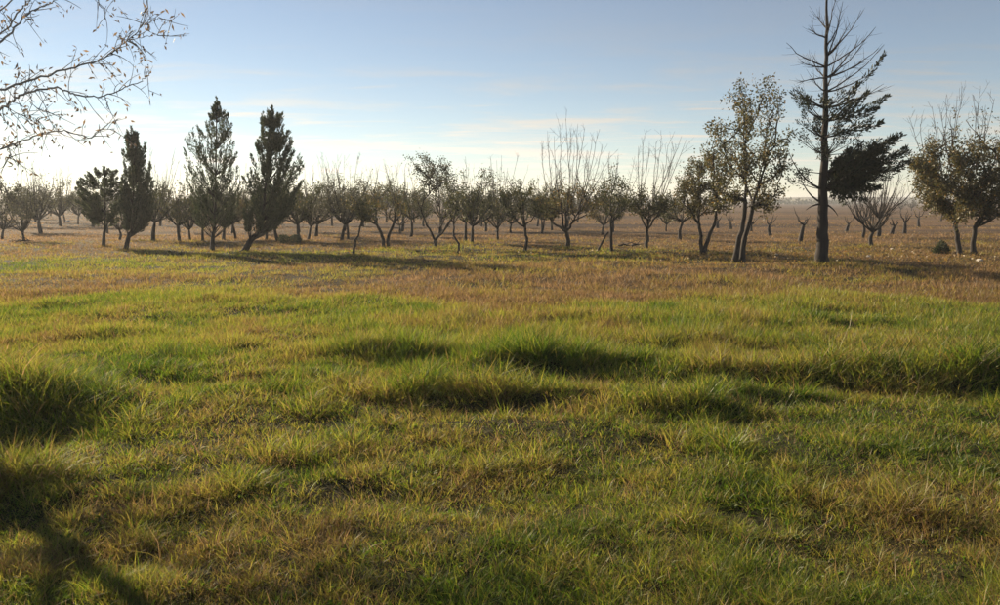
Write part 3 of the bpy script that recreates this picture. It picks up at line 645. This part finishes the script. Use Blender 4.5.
def bare_topped_conifer():
    C = Conifer((822, 266), 35); g = C.g
    tr = [C.loc(822, 240), C.loc(823, 200), C.loc(825, 130), C.loc(826, 70), C.loc(827, 30), C.loc(826, -14)]
    ax = poly([np.array([0, 0, -0.1])] + tr, 26, 0.012, g)
    zs = ax[:, 2]; rad = np.interp(zs, [0, 0.25, 1.0, 3.5, 5.0, 6.2, 7.3], [0.19, 0.15, 0.122, 0.068, 0.042, 0.025, 0.011])
    C.t.tube(ax, rad, 10)
    def on(py): z = C.loc(500, py)[2]; return ax[int(np.argmin(abs(zs - z)))]
    # leafless limbs of the top, from the trunk at py0 to a pixel tip
    bare = [(45, 843, 2), (42, 861, 10), (40, 850, 22), (60, 868, 36), (62, 880, 47), (76, 884, 44), (70, 866, 60), (58, 786, 43), (66, 800, 62), (34, 808, 28), (80, 797, 83), (72, 812, 56),
            (96, 795, 88), (84, 873, 72), (92, 884, 84), (30, 842, 14), (20, 836, -8), (50, 876, 26), (100, 886, 86), (88, 812, 78), (28, 818, 16), (66, 858, 40), (104, 800, 100), (75, 838, 45)]
    for py0, tx, ty in bare:
        a = on(py0 + (13 if tx > 826 else 4)); b = C.loc(tx, ty, g.uniform(-0.5, 0.5)); v = b - a
        p = bez(a, a + v * np.array([0.6, 0.6, 0.32]), b, 7) + np.vstack([np.zeros(3), g.normal(size=(6, 3)) * 0.012])
        C.t.tube(p, np.linspace(0.02, 0.004, 7), 4, False)
        for j in range(13):
            i = g.integers(1, 6); d = norm(v + g.normal(size=3) * 0.6 * np.linalg.norm(v)); L = g.uniform(0.12, 0.38)
            C.t.tube(bez(p[i], p[i] + d * L * 0.5, p[i] + d * L + [0, 0, 0.05], 4), [0.005, 0.004, 0.003, 0.002], 3, False)
    # needled limb pointing up and right, then loose boughs on both sides
    for py0, tx, ty, rd, n_ in [(112, 885, 53, 0.07, 210), (120, 888, 96, 0.10, 280), (128, 879, 108, 0.10, 260), (122, 868, 92, 0.09, 200), (118, 858, 84, 0.08, 160), (132, 882, 122, 0.10, 220), (140, 872, 118, 0.1, 200)]:
        C.plume(on(py0), C.loc(tx, ty, g.uniform(-0.4, 0.4)), rd, n_, 0.09)
    for k in range(46):
        py0 = g.uniform(100, 185); side = -1 if g.random() < 0.62 else 1
        ln = g.uniform(18, 42) * (0.75 + 0.3 * (py0 - 100) / 85)
        b = C.loc(824 + side * ln, py0 - g.uniform(4, 22) + (8 if side < 0 and py0 > 150 else 0), g.uniform(-1, 1))
        C.plume(on(py0 + 8), b, 0.085, int(g.uniform(25, 70)), 0.07, 0.9, 0.1, None, 0.012, 0.45)
    for k in range(24):   # short growth in front of and behind the trunk
        py0 = g.uniform(105, 165); b = C.loc(824 + g.uniform(-14, 14), py0 - g.uniform(0, 16), g.choice([-1, 1]) * g.uniform(0.5, 1.2))
        C.plume(on(py0), b, 0.08, 50, 0.075, 0.8)
    # drooping dead limbs on the left
    for py0, tx, ty in [(188, 788, 150), (200, 800, 176), (205, 806, 210), (206, 838, 216)]:
        a = on(py0); b = C.loc(tx, ty, g.uniform(-0.3, 0.3)); C.t.tube(bez(a, a + (b - a) * np.array([0.7, 0.5, 0.25]), b, 6), np.linspace(0.03, 0.006, 6), 5, False)
    # the dense dark bough that leans out to the right
    tips = [(913, 150), (911, 143), (905, 134), (897, 132), (888, 134), (878, 137), (866, 142), (855, 148), (908, 158), (902, 165), (895, 171), (888, 178), (880, 186), (872, 192), (862, 197), (852, 202), (842, 204), (846, 152), (838, 160)]
    for k in range(84):
        tx, ty = tips[k % len(tips)]; q = 1.0 if k < len(tips) else g.uniform(0.45, 0.97)
        ox, oy = 836, 182
        tx, ty = ox + (tx - ox) * q, oy + (ty - oy) * q
        hw = 0.75 * math.sin(math.pi * min(1, max(0.12, (tx - 826) / 95)))
        a = on(192 - g.uniform(0, 26)); b = C.loc(tx + g.normal() * 4, ty + g.normal() * 4.5, g.uniform(-1, 1) * hw)
        C.plume(a, b, 0.115, 170, 0.08, 0.95, 0.0, None, 0.016, 0.35)
    return C.finish('conifer_tree', 'tall conifer with bare skeletal top and dense dark bough leaning right', 'conifer', None, 'pine')
bare_topped_conifer()

# ------------------------------------------------------------------ trees of the rows behind: a few shapes, copied
def vase_shape(seed, h, spread, fork, r, n_limb, n_shoot, leafn, zl, leaf, lat=0.5, dens=3.2, lean=0.0, size=0.075, sides=6):
    T = Tree(seed); g = T.g
    F_ = np.array([lean * fork, g.normal() * 0.04, fork])
    tr = poly([np.array([0, 0, -0.1]), F_ * 0.5 + g.normal(size=3) * 0.03, F_], 6); T.t.tube(tr, np.linspace(r * 1.3, r * 0.75, 6), sides)
    zleaf = lambda z: float(sst(zl[0], zl[0] + 0.3, z) * (1 - sst(zl[1] - 0.4, zl[1], z)))
    for i in range(n_limb):
        a = 2 * math.pi * (i + g.uniform(-0.3, 0.3)) / n_limb; s_ = spread * g.uniform(0.55, 1.05)
        tip = np.array([math.cos(a) * s_ + lean * h * 0.4, math.sin(a) * s_, h * g.uniform(0.62, 0.9) - 0.22 * s_])
        v = tip - F_; p = bez(F_, F_ + np.array([v[0] * 0.65, v[1] * 0.65, v[2] * 0.35]), tip, 7) + np.vstack([np.zeros(3), g.normal(size=(6, 3)) * 0.02])
        limb(T, p, r * 0.5, 0.006, dens, leafn, zleaf, lat)
    for i in range(n_shoot):
        a = g.random() * 6.283; s_ = spread * g.uniform(0.1, 0.75)
        tip = np.array([math.cos(a) * s_, math.sin(a) * s_, h * g.uniform(0.78, 1.06)]); st = F_ + (tip - F_) * np.array([0.55, 0.55, 0.25])
        T.t.tube(bez(F_, F_ + (st - F_) * np.array([0.7, 0.7, 0.4]), st, 4), np.linspace(r * 0.4, 0.02, 4), 4)
        limb(T, bez(st, st + (tip - st) * np.array([0.4, 0.4, 0.5]) + g.normal(size=3) * 0.06, tip, 6), 0.011, 0.004, 2.2, 0, zleaf, 0.45, 0, 4, 0.5)
    tm = T.t.mesh('trunk', M['bark']); cm_ = None
    if T.lp:
        lp = np.vstack(T.lp); ld = np.vstack(T.ld)
        cm_ = leaf_mesh('crown', lp, ld, size * g.uniform(0.7, 1.3, len(lp)), size * 0.55, M[leaf], np.clip(g.normal(0.42, 0.2, len(lp)), 0, 1), g=g)
    return tm, cm_
SH = {
    'leafy': [vase_shape(501 + i, h_, sp_, fk_, 0.06, nl_, ns_, lf_, (0.6, 2.6), lm_, lean=le_) for i, (h_, sp_, fk_, nl_, ns_, lf_, lm_, le_) in enumerate([
        (2.5, 1.2, 0.6, 8, 2, 11, 'leaf_olive', 0.1), (2.7, 1.4, 0.5, 9, 2, 8, 'leaf_grey', -0.15), (2.3, 1.0, 0.75, 7, 3, 13, 'leaf_olive', 0.25), (2.5, 1.5, 0.45, 7, 3, 7, 'leaf_rust', 0.0), (2.8, 1.1, 0.65, 8, 2, 9, 'leaf_olive', -0.3)])],
    'twiggy': [vase_shape(511 + i, 2.7 + 0.2 * i, 1.0 + 0.1 * i, 0.45 + 0.08 * i, 0.055, 9, 7, 5, (0.65, 2.3), 'leaf_grey', lean=(0.1, -0.2, 0.2, 0)[i]) for i in range(4)],
    'bare': [vase_shape(521 + i, 2.4, 1.15, 0.45 + 0.06 * i, 0.06, 9, 8, 0, (9, 10), 'leaf_grey', lat=0.5, dens=3.4, lean=(0.15, -0.1, 0.0)[i]) for i in range(3)],
    'pruned': [vase_shape(531 + i, 1.05 + 0.12 * i, 0.30 + 0.06 * i, 0.38 + 0.05 * i, 0.085, 3 + i % 3, 0, 0, (9, 10), 'leaf_grey', lat=0.2, dens=2.4, lean=(0.2, -0.25, 0.1, -0.1, 0.3)[i]) for i in range(5)],
}
def copy_tree(shape, px, py, scale, label, group, rz=None, cat=FT, sq=1.0):
    tm, cm_ = shape; B = base_of(px, py)
    root = link('fruit_tree', None, loc=B); root.empty_display_size = 0.3
    sq *= random.uniform(0.8, 1.2)
    root.scale = (scale * sq, scale * sq, scale); root.rotation_euler = (random.gauss(0, 0.04), random.gauss(0, 0.04), random.random() * 6.28 if rz is None else rz)
    link('trunk', tm, root)
    if cm_: link('crown', cm_, root)
    return tag(root, label, cat, group)
G2 = 'orchard trees of the second rows'
second = [   # shape, px, py, scale, label
    ('bare', 2, 240, 0.95, 'stooping bare fruit tree cut by the left edge of the picture'),
    ('twiggy', 24, 242, 0.85, 'thin twiggy fruit tree near the left edge with low side branches'),
    ('twiggy', 40, 227, 1.0, 'hazy twiggy fruit tree in the bare patch left of the juniper'),
    ('twiggy', 78, 225, 1.0, 'hazy fruit tree just left of the flat-topped juniper'),
    ('bare', 119, 240, 0.8, 'low forked bare tree seen between the juniper and columnar cypress trunks'),
    ('twiggy', 153, 241, 1.12, 'vase-shaped twiggy fruit tree just right of the columnar cypress'),
    ('leafy', 180, 242, 1.05, 'leafy fruit tree between the columnar cypress and the gappy cypress'),
    ('twiggy', 190, 240, 0.95, 'twiggy fruit tree close left of the gappy cypress trunk'),
    ('bare', 203, 241, 0.95, 'bare fruit tree half hidden behind the gappy cypress trunk'),
    ('leafy', 223, 240, 1.0, 'fruit tree between the gappy cypress and the leaning cypress'),
    ('leafy', 236, 239, 0.9, 'small fruit tree touching the leaning cypress from behind'),
    ('leafy', 266, 240, 0.95, 'fruit tree under the leaning cypress crown, right of its trunk'),
    ('leafy', 279, 241, 0.95, 'fruit tree behind the low dark bush, under the cypress edge'),
    ('leafy', 299, 241, 1.12, 'dense dark fruit tree just right of the low dark bush'),
    ('twiggy', 308, 239, 1.05, 'second fruit tree to the right of the low dark bush'),
    ('leafy', 316, 236, 1.1, 'rounded fruit tree third to the right of the low dark bush'),
    ('twiggy', 341, 240, 1.1, 'twiggy vase-shaped fruit tree left of the leaning sapling'),
    ('twiggy', 348, 239, 0.95, 'thin twiggy fruit tree directly behind the leaning sapling'),
    ('leafy', 411, 237, 1.02, 'dark round fruit tree between the twin-stemmed and the wedge tree'),
    ('leafy', 400, 234, 0.9, 'small dark fruit tree behind the twin-stemmed tree'),
    ('leafy', 465, 243, 1.15, 'spreading fruit tree right of the slim crooked tree'),
    ('leafy', 472, 244, 1.1, 'fruit tree with a bent stem left of the round-headed tree'),
    ('leafy', 498, 241, 0.95, 'leaning fruit tree close left of the round-headed tree'),
    ('leafy', 486, 232, 0.95, 'small fruit tree behind the bent-stemmed tree'),
    ('leafy', 511, 233, 0.95, 'small fruit tree behind the round-headed tree on its left'),
    ('leafy', 541, 234, 1.0, 'leafy fruit tree between the round-headed tree and the tall bare tree'),
    ('leafy', 552, 231, 1.0, 'small leafy tree seen just left of the tall bare trunk'),
    ('leafy', 602, 235, 0.85, 'small fruit tree behind the young propped tree'),
    ('twiggy', 666, 232, 0.8, 'pale twiggy small tree behind the vase tree with rods'),
    ('leafy', 680, 239, 0.95, 'small dark fruit tree with straight stem left of the broad leafy tree'),
    ('bare', 872, 246, 1.12, 'bare fan-shaped fruit tree with a crooked dark stem under the dark bough'),
    ('bare', 862, 238, 1.2, 'bare vase-shaped tree left of the crooked fan tree'),
    ('bare', 878, 237, 1.45, 'widest bare vase tree, right behind the crooked fan tree'),
    ('bare', 941, 221, 1.3, 'bare tree seen behind the left stem of the edge tree'),
]
cnt = {}
for kind, px, py, sc, lab in second:
    i = cnt.get(kind, 0); cnt[kind] = i + 1
    copy_tree(SH[kind][i % len(SH[kind])], px, py, sc, lab, G2)
G3 = 'pruned trees in the open field on the right'
for i, (px, py, sc, lab) in enumerate([
    (718, 228, 1.0, 'short pruned tree in the open field, first right of the broad leafy tree'),
    (731, 229, 1.0, 'short pruned tree seen just left of the slanting trunks'),
    (751, 232, 0.8, 'short pruned stump between the slanting trunks and the conifer'),
    (771, 236, 0.9, 'thin pruned stump halfway between the slanting trunks and the conifer'),
    (800, 241, 1.15, 'gnarled pruned tree with hooked branches left of the conifer trunk'),
    (846, 231, 0.95, 'short forked pruned tree right of the conifer trunk'),
    (891, 235, 0.95, 'small pruned tree right of the bare vase trees'),
    (904, 234, 1.15, 'pruned tree with spread fingers right of the bare vase trees'),
    (919, 227, 1.0, 'small pruned tree near the edge tree in the open field')]):
    copy_tree(SH['pruned'][i % 5], px, py, sc, lab, G3)

# far rows fading into the haze
kinds = ['leafy', 'twiggy', 'leafy', 'bare', 'twiggy']
G4 = 'distant orchard rows'
k = 0
for row, (yd, step, lo, hi) in enumerate([(39, 2.7, -27, 7), (48, 3.2, -42, 6), (57, 3.4, -50, 9), (68, 3.6, -60, 11), (82, 3.8, -72, 14), (100, 4.2, -86, 18), (124, 5.0, -104, 24)]):
    x = lo + random.random() * 2
    while x < hi:
        X, Y = x + random.uniform(-0.5, 0.5), yd + random.uniform(-1.0, 1.0)
        px, py = to_px(X, Y)
        if -30 < px < 1030:
            zones = [(78, 'left of the flat-topped juniper'), (128, 'behind the juniper and columnar cypress'), (186, 'between the columnar cypress and the gappy cypress'), (240, 'behind the gappy cypress'), (306, 'behind the leaning cypress'),
                     (352, 'left of the leaning sapling'), (404, 'behind the twin-stemmed tree'), (468, 'behind the forked wedge tree'), (530, 'around the round-headed tree'), (600, 'behind the tall bare fan tree'), (660, 'behind the propped young tree'), (2000, 'behind the broad leafy tree')]
            zn = next(z_ for lim, z_ in zones if px < lim)
            kd = kinds[k % 5]
            copy_tree(SH[kd][k % len(SH[kd])], px, py, random.uniform(0.95, 1.4), 'small hazy %s tree of the far rows, %s' % ({'leafy': 'leafy', 'twiggy': 'twiggy', 'bare': 'bare'}[kd], zn), 'far %s trees %s' % (kd, zn))
        k += 1; x += step * random.uniform(0.8, 1.25)
for i in range(9):
    X = 30 + i * 9.5 + random.uniform(-2, 2); px, py = to_px(X, 118 + random.uniform(-6, 6))
    copy_tree(SH['twiggy'][i % 3], px, py, random.uniform(0.7, 1.0), 'tiny lone tree far out in the field on the right', 'far lone trees in the right field')

# ------------------------------------------------------------------ overhanging tree at the left edge
def overhang():
    T = Tree(61); g = T.g; D0 = 6.6
    bx, by = -6.1, 6.9; B = np.array([bx, by, float(height(bx, by))])
    def L(px, py, dep): return at(px, py, dep) - B
    trunk = poly([np.array([0, 0, -0.1]), np.array([0.05, 0.02, 0.9]), np.array([0.12, -0.02, 1.6]), np.array([0.05, 0.05, 2.6]), np.array([-0.1, 0.1, 3.6]), np.array([-0.05, 0.0, 4.6])], 14)
    T.t.tube(trunk, np.linspace(0.085, 0.02, 14), 10)
    def tz(z): return trunk[int(np.argmin(abs(trunk[:, 2] - z)))]
    def twig_leaves(pts, n_, sp=0.03):
        if n_ > 0: T.leaves(pts, n_, sp)
    def traced(px, dep, dd, z0, r0, twigs, leaves, hang=0.5):
        pts = [tz(z0)] if z0 is not None else []
        for i, (x, y) in enumerate(px): pts.append(L(x, y, dep + dd * i / max(1, len(px) - 1)))
        p = poly(pts, 6 * len(pts), 0.006, g); n_ = len(p)
        T.t.tube(p, np.linspace(r0 * 0.42, 0.0028, n_), 6)
        vis = [i for i in range(n_) if to_px(*(p[i] + B))[0] > -40] or [n_ - 1]
        for j in range(twigs):
            i = vis[int(g.random() * len(vis))]; i = min(i, n_ - 2); tg = norm(p[i + 1] - p[i])
            sgn = 1 if g.random() > hang else -1
            d = norm(tg * g.uniform(0.2, 0.9) + np.array([0, 0, sgn * g.uniform(0.3, 1.0)]) + g.normal(size=3) * 0.35)
            ln = g.uniform(0.07, 0.27); q = bez(p[i], p[i] + d * ln * 0.5 + g.normal(size=3) * 0.02, p[i] + d * ln + np.array([0.02, 0, -0.03]), 5)
            T.t.tube(q, np.linspace(0.0042, 0.0018, 5), 4, False)
            if g.random() < 0.55:
                d2 = norm(d + g.normal(size=3) * 0.7); q2 = bez(q[2], q[2] + d2 * ln * 0.3, q[2] + d2 * ln * 0.65, 4); T.t.tube(q2, [0.003, 0.0025, 0.002, 0.0015], 4, False)
                twig_leaves(q2[2:], int(leaves * g.random() * 1.6), 0.025)
            twig_leaves(q[3:], int(leaves * (0.3 + g.random() * 1.4)), 0.025)
    traced([(-60, 72), (0, 42), (17, 24), (31, 11), (50, 4), (62, -4)], D0, 0.2, 1.9, 0.032, 16, 2.5)
    traced([(-50, 66), (0, 34), (22, 8), (28, -2), (30, -30)], D0 + 0.3, -0.2, 2.0, 0.026, 10, 2)
    traced([(-55, 108), (0, 90), (34, 79), (67, 69), (93, 62), (112, 52), (126, 42), (140, 28), (147, 4)], D0 - 0.2, 0.5, 1.7, 0.03, 44, 2.6, 0.35)
    traced([(126, 42), (138, 38), (152, 35), (168, 35)], D0 + 0.2, 0.1, None, 0.008, 10, 3)
    traced([(140, 28), (150, 22), (160, 18), (172, 20)], D0 + 0.25, 0.1, None, 0.006, 8, 3)
    traced([(-50, 140), (0, 110), (17, 98), (34, 91), (56, 88), (73, 94), (96, 97), (118, 91), (140, 81), (149, 75)], D0, 0.3, 1.45, 0.032, 40, 2.2, 0.5)
    traced([(96, 97), (106, 100), (108, 108)], D0 + 0.2, 0, None, 0.005, 3, 2)
    traced([(31, 91), (33, 104), (45, 112), (58, 111)], D0 + 0.1, 0, None, 0.006, 8, 2)
    traced([(-50, 168), (0, 149), (17, 143), (42, 133), (65, 131), (90, 138), (98, 131), (115, 128)], D0 + 0.2, 0.2, 1.25, 0.022, 30, 2.6, 0.4)
    traced([(-40, 135), (0, 108), (12, 112), (28, 116), (40, 120)], D0 - 0.1, 0.2, 1.5, 0.012, 22, 3)
    traced([(-30, 30), (40, -20), (90, -6), (102, 8), (106, 20)], D0 + 0.4, 0.2, 2.6, 0.02, 10, 2.5)
    traced([(-30, 165), (0, 145), (8, 150), (10, 157)], D0, 0.1, 1.3, 0.01, 8, 3)
    # the rest of the crown, out of the picture to the left and above
    zl = lambda z: 0.6
    for i in range(13):
        a = g.uniform(0.55, 1.5) * math.pi; s_ = g.uniform(1.0, 2.2); z0 = g.uniform(1.4, 3.6); st = tz(z0)
        tip = st + np.array([math.cos(a) * s_, math.sin(a) * s_ * 0.9, g.uniform(0.4, 1.6)])
        limb(T, bez(st, st + (tip - st) * np.array([0.6, 0.6, 0.4]), tip, 8), 0.035, 0.005, 3.2, 4, zl, 0.5)
    root = link('overhanging_tree', None, loc=B)
    link('trunk', T.t.mesh('trunk', M['bark_glare']), root)
    lp, ld = np.vstack(T.lp), np.vstack(T.ld); ld[:, 2] -= 0.5
    link('crown', leaf_mesh('crown', lp, ld, 0.055 * g.uniform(0.5, 1.3, len(lp)), 0.019, M['dead_leaf'], g=g), root)
    tag(root, 'overhanging bare branches with dried leaves reaching in at the top left', 'tree')
overhang()

# ------------------------------------------------------------------ small things on the ground
def bush(px, py, w, h, label, seed, box=False):
    g = np.random.default_rng(seed); B = base_of(px, py); n_ = 1500
    p = g.normal(size=(n_, 3)); p = norm(p) * (g.random(n_) ** 0.33)[:, None]
    if box: p = np.sign(p) * np.abs(p) ** 0.6
    p = p * (0.75 + 0.5 * vn(p[:, 0] * 2 + 7 + seed, p[:, 2] * 2 + p[:, 1] + 9, 99))[:, None]
    p[:, 2] = np.abs(p[:, 2]); P = p * np.array([w / 2, w / 2.4, h * 0.9])
    root = link('bush', None, loc=B)
    T = Tubes()
    for j in range(14):
        t = P[g.integers(0, n_)]; T.tube(bez(np.array([g.normal() * 0.03, g.normal() * 0.03, -0.05]), t * 0.5 + np.array([0, 0, 0.05]), t * 0.95, 4), [0.012, 0.009, 0.006, 0.003], 4)
    link('stem', T.mesh('stem', M['bark']), root)
    link('foliage', leaf_mesh('foliage', P, p + g.normal(size=(n_, 3)) * 0.5, 0.06 * g.uniform(0.6, 1.3, n_), 0.03, M['cypress'], g=g), root)
    tag(root, label, 'bush')
bush(290, 244, 0.75, 0.34, 'low squared dark green bush right of the leaning cypress trunk', 81, True)
bush(941, 254, 0.45, 0.36, 'small dark rounded bush beside the left stem of the edge tree', 82)

rm, rn_, rl, ro = mat('field_stone'); rp = N(rn_, 'ShaderNodeBsdfPrincipled'); rp.inputs['Roughness'].default_value = 0.9
rz_ = N(rn_, 'ShaderNodeTexNoise'); rz_.inputs['Scale'].default_value = 12; rr_ = ramp(rn_, [(0.3, (0.3, 0.27, 0.23)), (0.7, (0.55, 0.52, 0.47))]); rl.new(rz_.outputs[0], rr_.inputs[0]); rl.new(rr_.outputs[0], rp.inputs['Base Color']); rl.new(rp.outputs[0], ro.inputs[0])
import bmesh
def stone(px, py, s, label, seed):
    g = np.random.default_rng(seed); bm = bmesh.new(); bmesh.ops.create_icosphere(bm, subdivisions=2, radius=1)
    ph = g.random(6) * 6
    for v in bm.verts:
        c = v.co; k = 1 + 0.18 * math.sin(3 * c.x + ph[0]) + 0.15 * math.sin(4 * c.y + ph[1]) + 0.12 * math.sin(5 * c.z + ph[2])
        v.co = Vector((c.x * 1.25 * k, c.y * k, max(-0.4, c.z) * 0.7 * k)) * s
    me = bpy.data.meshes.new('field_stone'); bm.to_mesh(me); bm.free(); me.materials.append(rm)
    B = base_of(px, py); B[2] += 0.18 * s
    tag(link('field_stone', me, loc=B), label, 'stone', 'pale stones on the field')
for i, (px, py, s, lab) in enumerate([(869, 258, 0.07, 'pale stone on the dry grass right of the conifer trunk'), (980, 261, 0.08, 'white stone in front of the right edge tree'),
        (777, 254, 0.05, 'small pale stone left of the conifer trunk, nearer one'), (768, 246, 0.05, 'small pale stone right of the slanting trunks'), (892, 249, 0.06, 'pale stone left of the small dark rounded bush'),
        (68, 222, 0.16, 'white stone in the far field left of the juniper')]):
    stone(px, py, s, lab, 90 + i)
def fallen(px, py, dx, label, seed):
    g = np.random.default_rng(seed); B = base_of(px, py); T = Tubes()
    p = poly([np.array([0, 0, 0.05]), np.array([dx * 0.5, g.normal() * 0.1, 0.09]), np.array([dx, g.normal() * 0.15, 0.06])], 8, 0.015, g); T.tube(p, np.linspace(0.045, 0.012, 8), 6)
    for j in range(5):
        i = g.integers(1, 7); d = g.normal(size=3); d[2] = abs(d[2]) * 0.6; T.tube(bez(p[i], p[i] + d * 0.1, p[i] + d * 0.2, 4), [0.014, 0.011, 0.008, 0.004], 4)
    tag(link('fallen_branch', T.mesh('fallen_branch', M['bark']), loc=B), label, 'branch', 'cut branches on the ground')
fallen(618, 247, 0.42, 'cut branch lying right of the propped young tree', 95)
fallen(631, 246, 0.36, 'cut branch lying left of the vase tree with rods', 96)
fallen(16, 243, 0.5, 'dark fallen branch by the thin twiggy tree near the left edge', 97)

# fallen leaves under the trees on the right
lx = np.concatenate([rng.normal(c, s_, n_) for c, s_, n_ in [(11.5, 2.6, 700), (6.0, 2.2, 500), (0, 4.5, 300)]]); ly = np.concatenate([rng.normal(c, s_, n_) for c, s_, n_ in [(22.0, 2.0, 700), (22.0, 2.2, 500), (23, 2, 300)]])
P = np.stack([lx, ly, height(lx, ly) + 0.05 + 0.06 * rng.random(len(lx))], 1); Dv = rng.normal(size=P.shape); Dv[:, 2] *= 0.25
tag(link('leaf_litter', leaf_mesh('leaf_litter', P, Dv, 0.075, 0.05, M['leaf_rust'], 0.6 + 0.4 * rng.random(len(lx)))), 'scattered fallen leaves on the grass beneath the orchard trees', 'leaves', kind='stuff')

# ------------------------------------------------------------------ rough grass round the trunks
bases = [(384, 248), (389, 250), (436, 248), (457, 254), (525, 252), (567, 249), (612, 253), (646, 249), (702, 254), (741, 263), (734, 254), (974, 255), (959, 257), (353, 256), (125, 249), (103, 247), (212, 251), (243, 252), (822, 266), (822, 266), (872, 246), (153, 241), (180, 242), (299, 241), (465, 243), (472, 244), (498, 241)]
bx_, by_ = np.array([ground_xy(*q) for q in bases]).T
bx_ = np.repeat(bx_, 26) + rng.normal(0, 0.26, len(bases) * 26); by_ = np.repeat(by_, 26) + rng.normal(0, 0.2, len(bases) * 26)
blades('rough_grass', bx_, by_, 0.07 + 0.16 * rng.random(len(bx_)), dryness(bx_, by_) - 0.1, 'rough uncut grass tufts round the feet of the trunks', 12, 0.04, 0.5, 0.5, 0.004, 0.5, 0.13, True)

# ------------------------------------------------------------------ far wood on the skyline
wx, wy, wz = [], [], []
for x in np.arange(-330, 420, 0.55):
    hh = 5.2 * float(fbm(np.array(x * 0.035), np.array(4.4), 91, 4)) ** 1.6 * float(sst(0.36, 0.5, vn(np.array(x * 0.02), np.array(2.2), 95)))
    if hh > 0.5:
        k = 9; wx.append(x + rng.normal(0, 0.8, k)); wy.append(360 + 14 * rng.random(k)); wz.append(hh * rng.random(k) ** 0.8)
P = np.stack([np.concatenate(wx), np.concatenate(wy), np.concatenate(wz)], 1)
tag(link('far_wood', leaf_mesh('far_wood', P, rng.normal(size=P.shape), 1.3, 0.9, M['leaf_olive'], 0.5 * rng.random(len(P)))), 'thin far-off wood along the skyline', 'woods', kind='stuff')

# ------------------------------------------------------------------ haze
x0, x1, y0, y1, z0, z1_ = -1400, 1400, -500, 1400, -2.5, 9.0
me = bpy.data.meshes.new('haze')
me.from_pydata([(x, y, z) for z in (z0, z1_) for y in (y0, y1) for x in (x0, x1)], [], [(0, 2, 3, 1), (4, 5, 7, 6), (0, 1, 5, 4), (1, 3, 7, 5), (3, 2, 6, 7), (2, 0, 4, 6)])
m, n, l, o = mat('haze'); pv = N(n, 'ShaderNodeVolumePrincipled'); pv.inputs['Color'].default_value = (0.92, 0.94, 0.97, 1); pv.inputs['Density'].default_value = 0.0008; pv.inputs['Anisotropy'].default_value = 0.3
l.new(pv.outputs[0], o.inputs['Volume']); me.materials.append(m)
tag(link('haze', me), 'thin morning haze over the whole field', 'haze', kind='stuff')
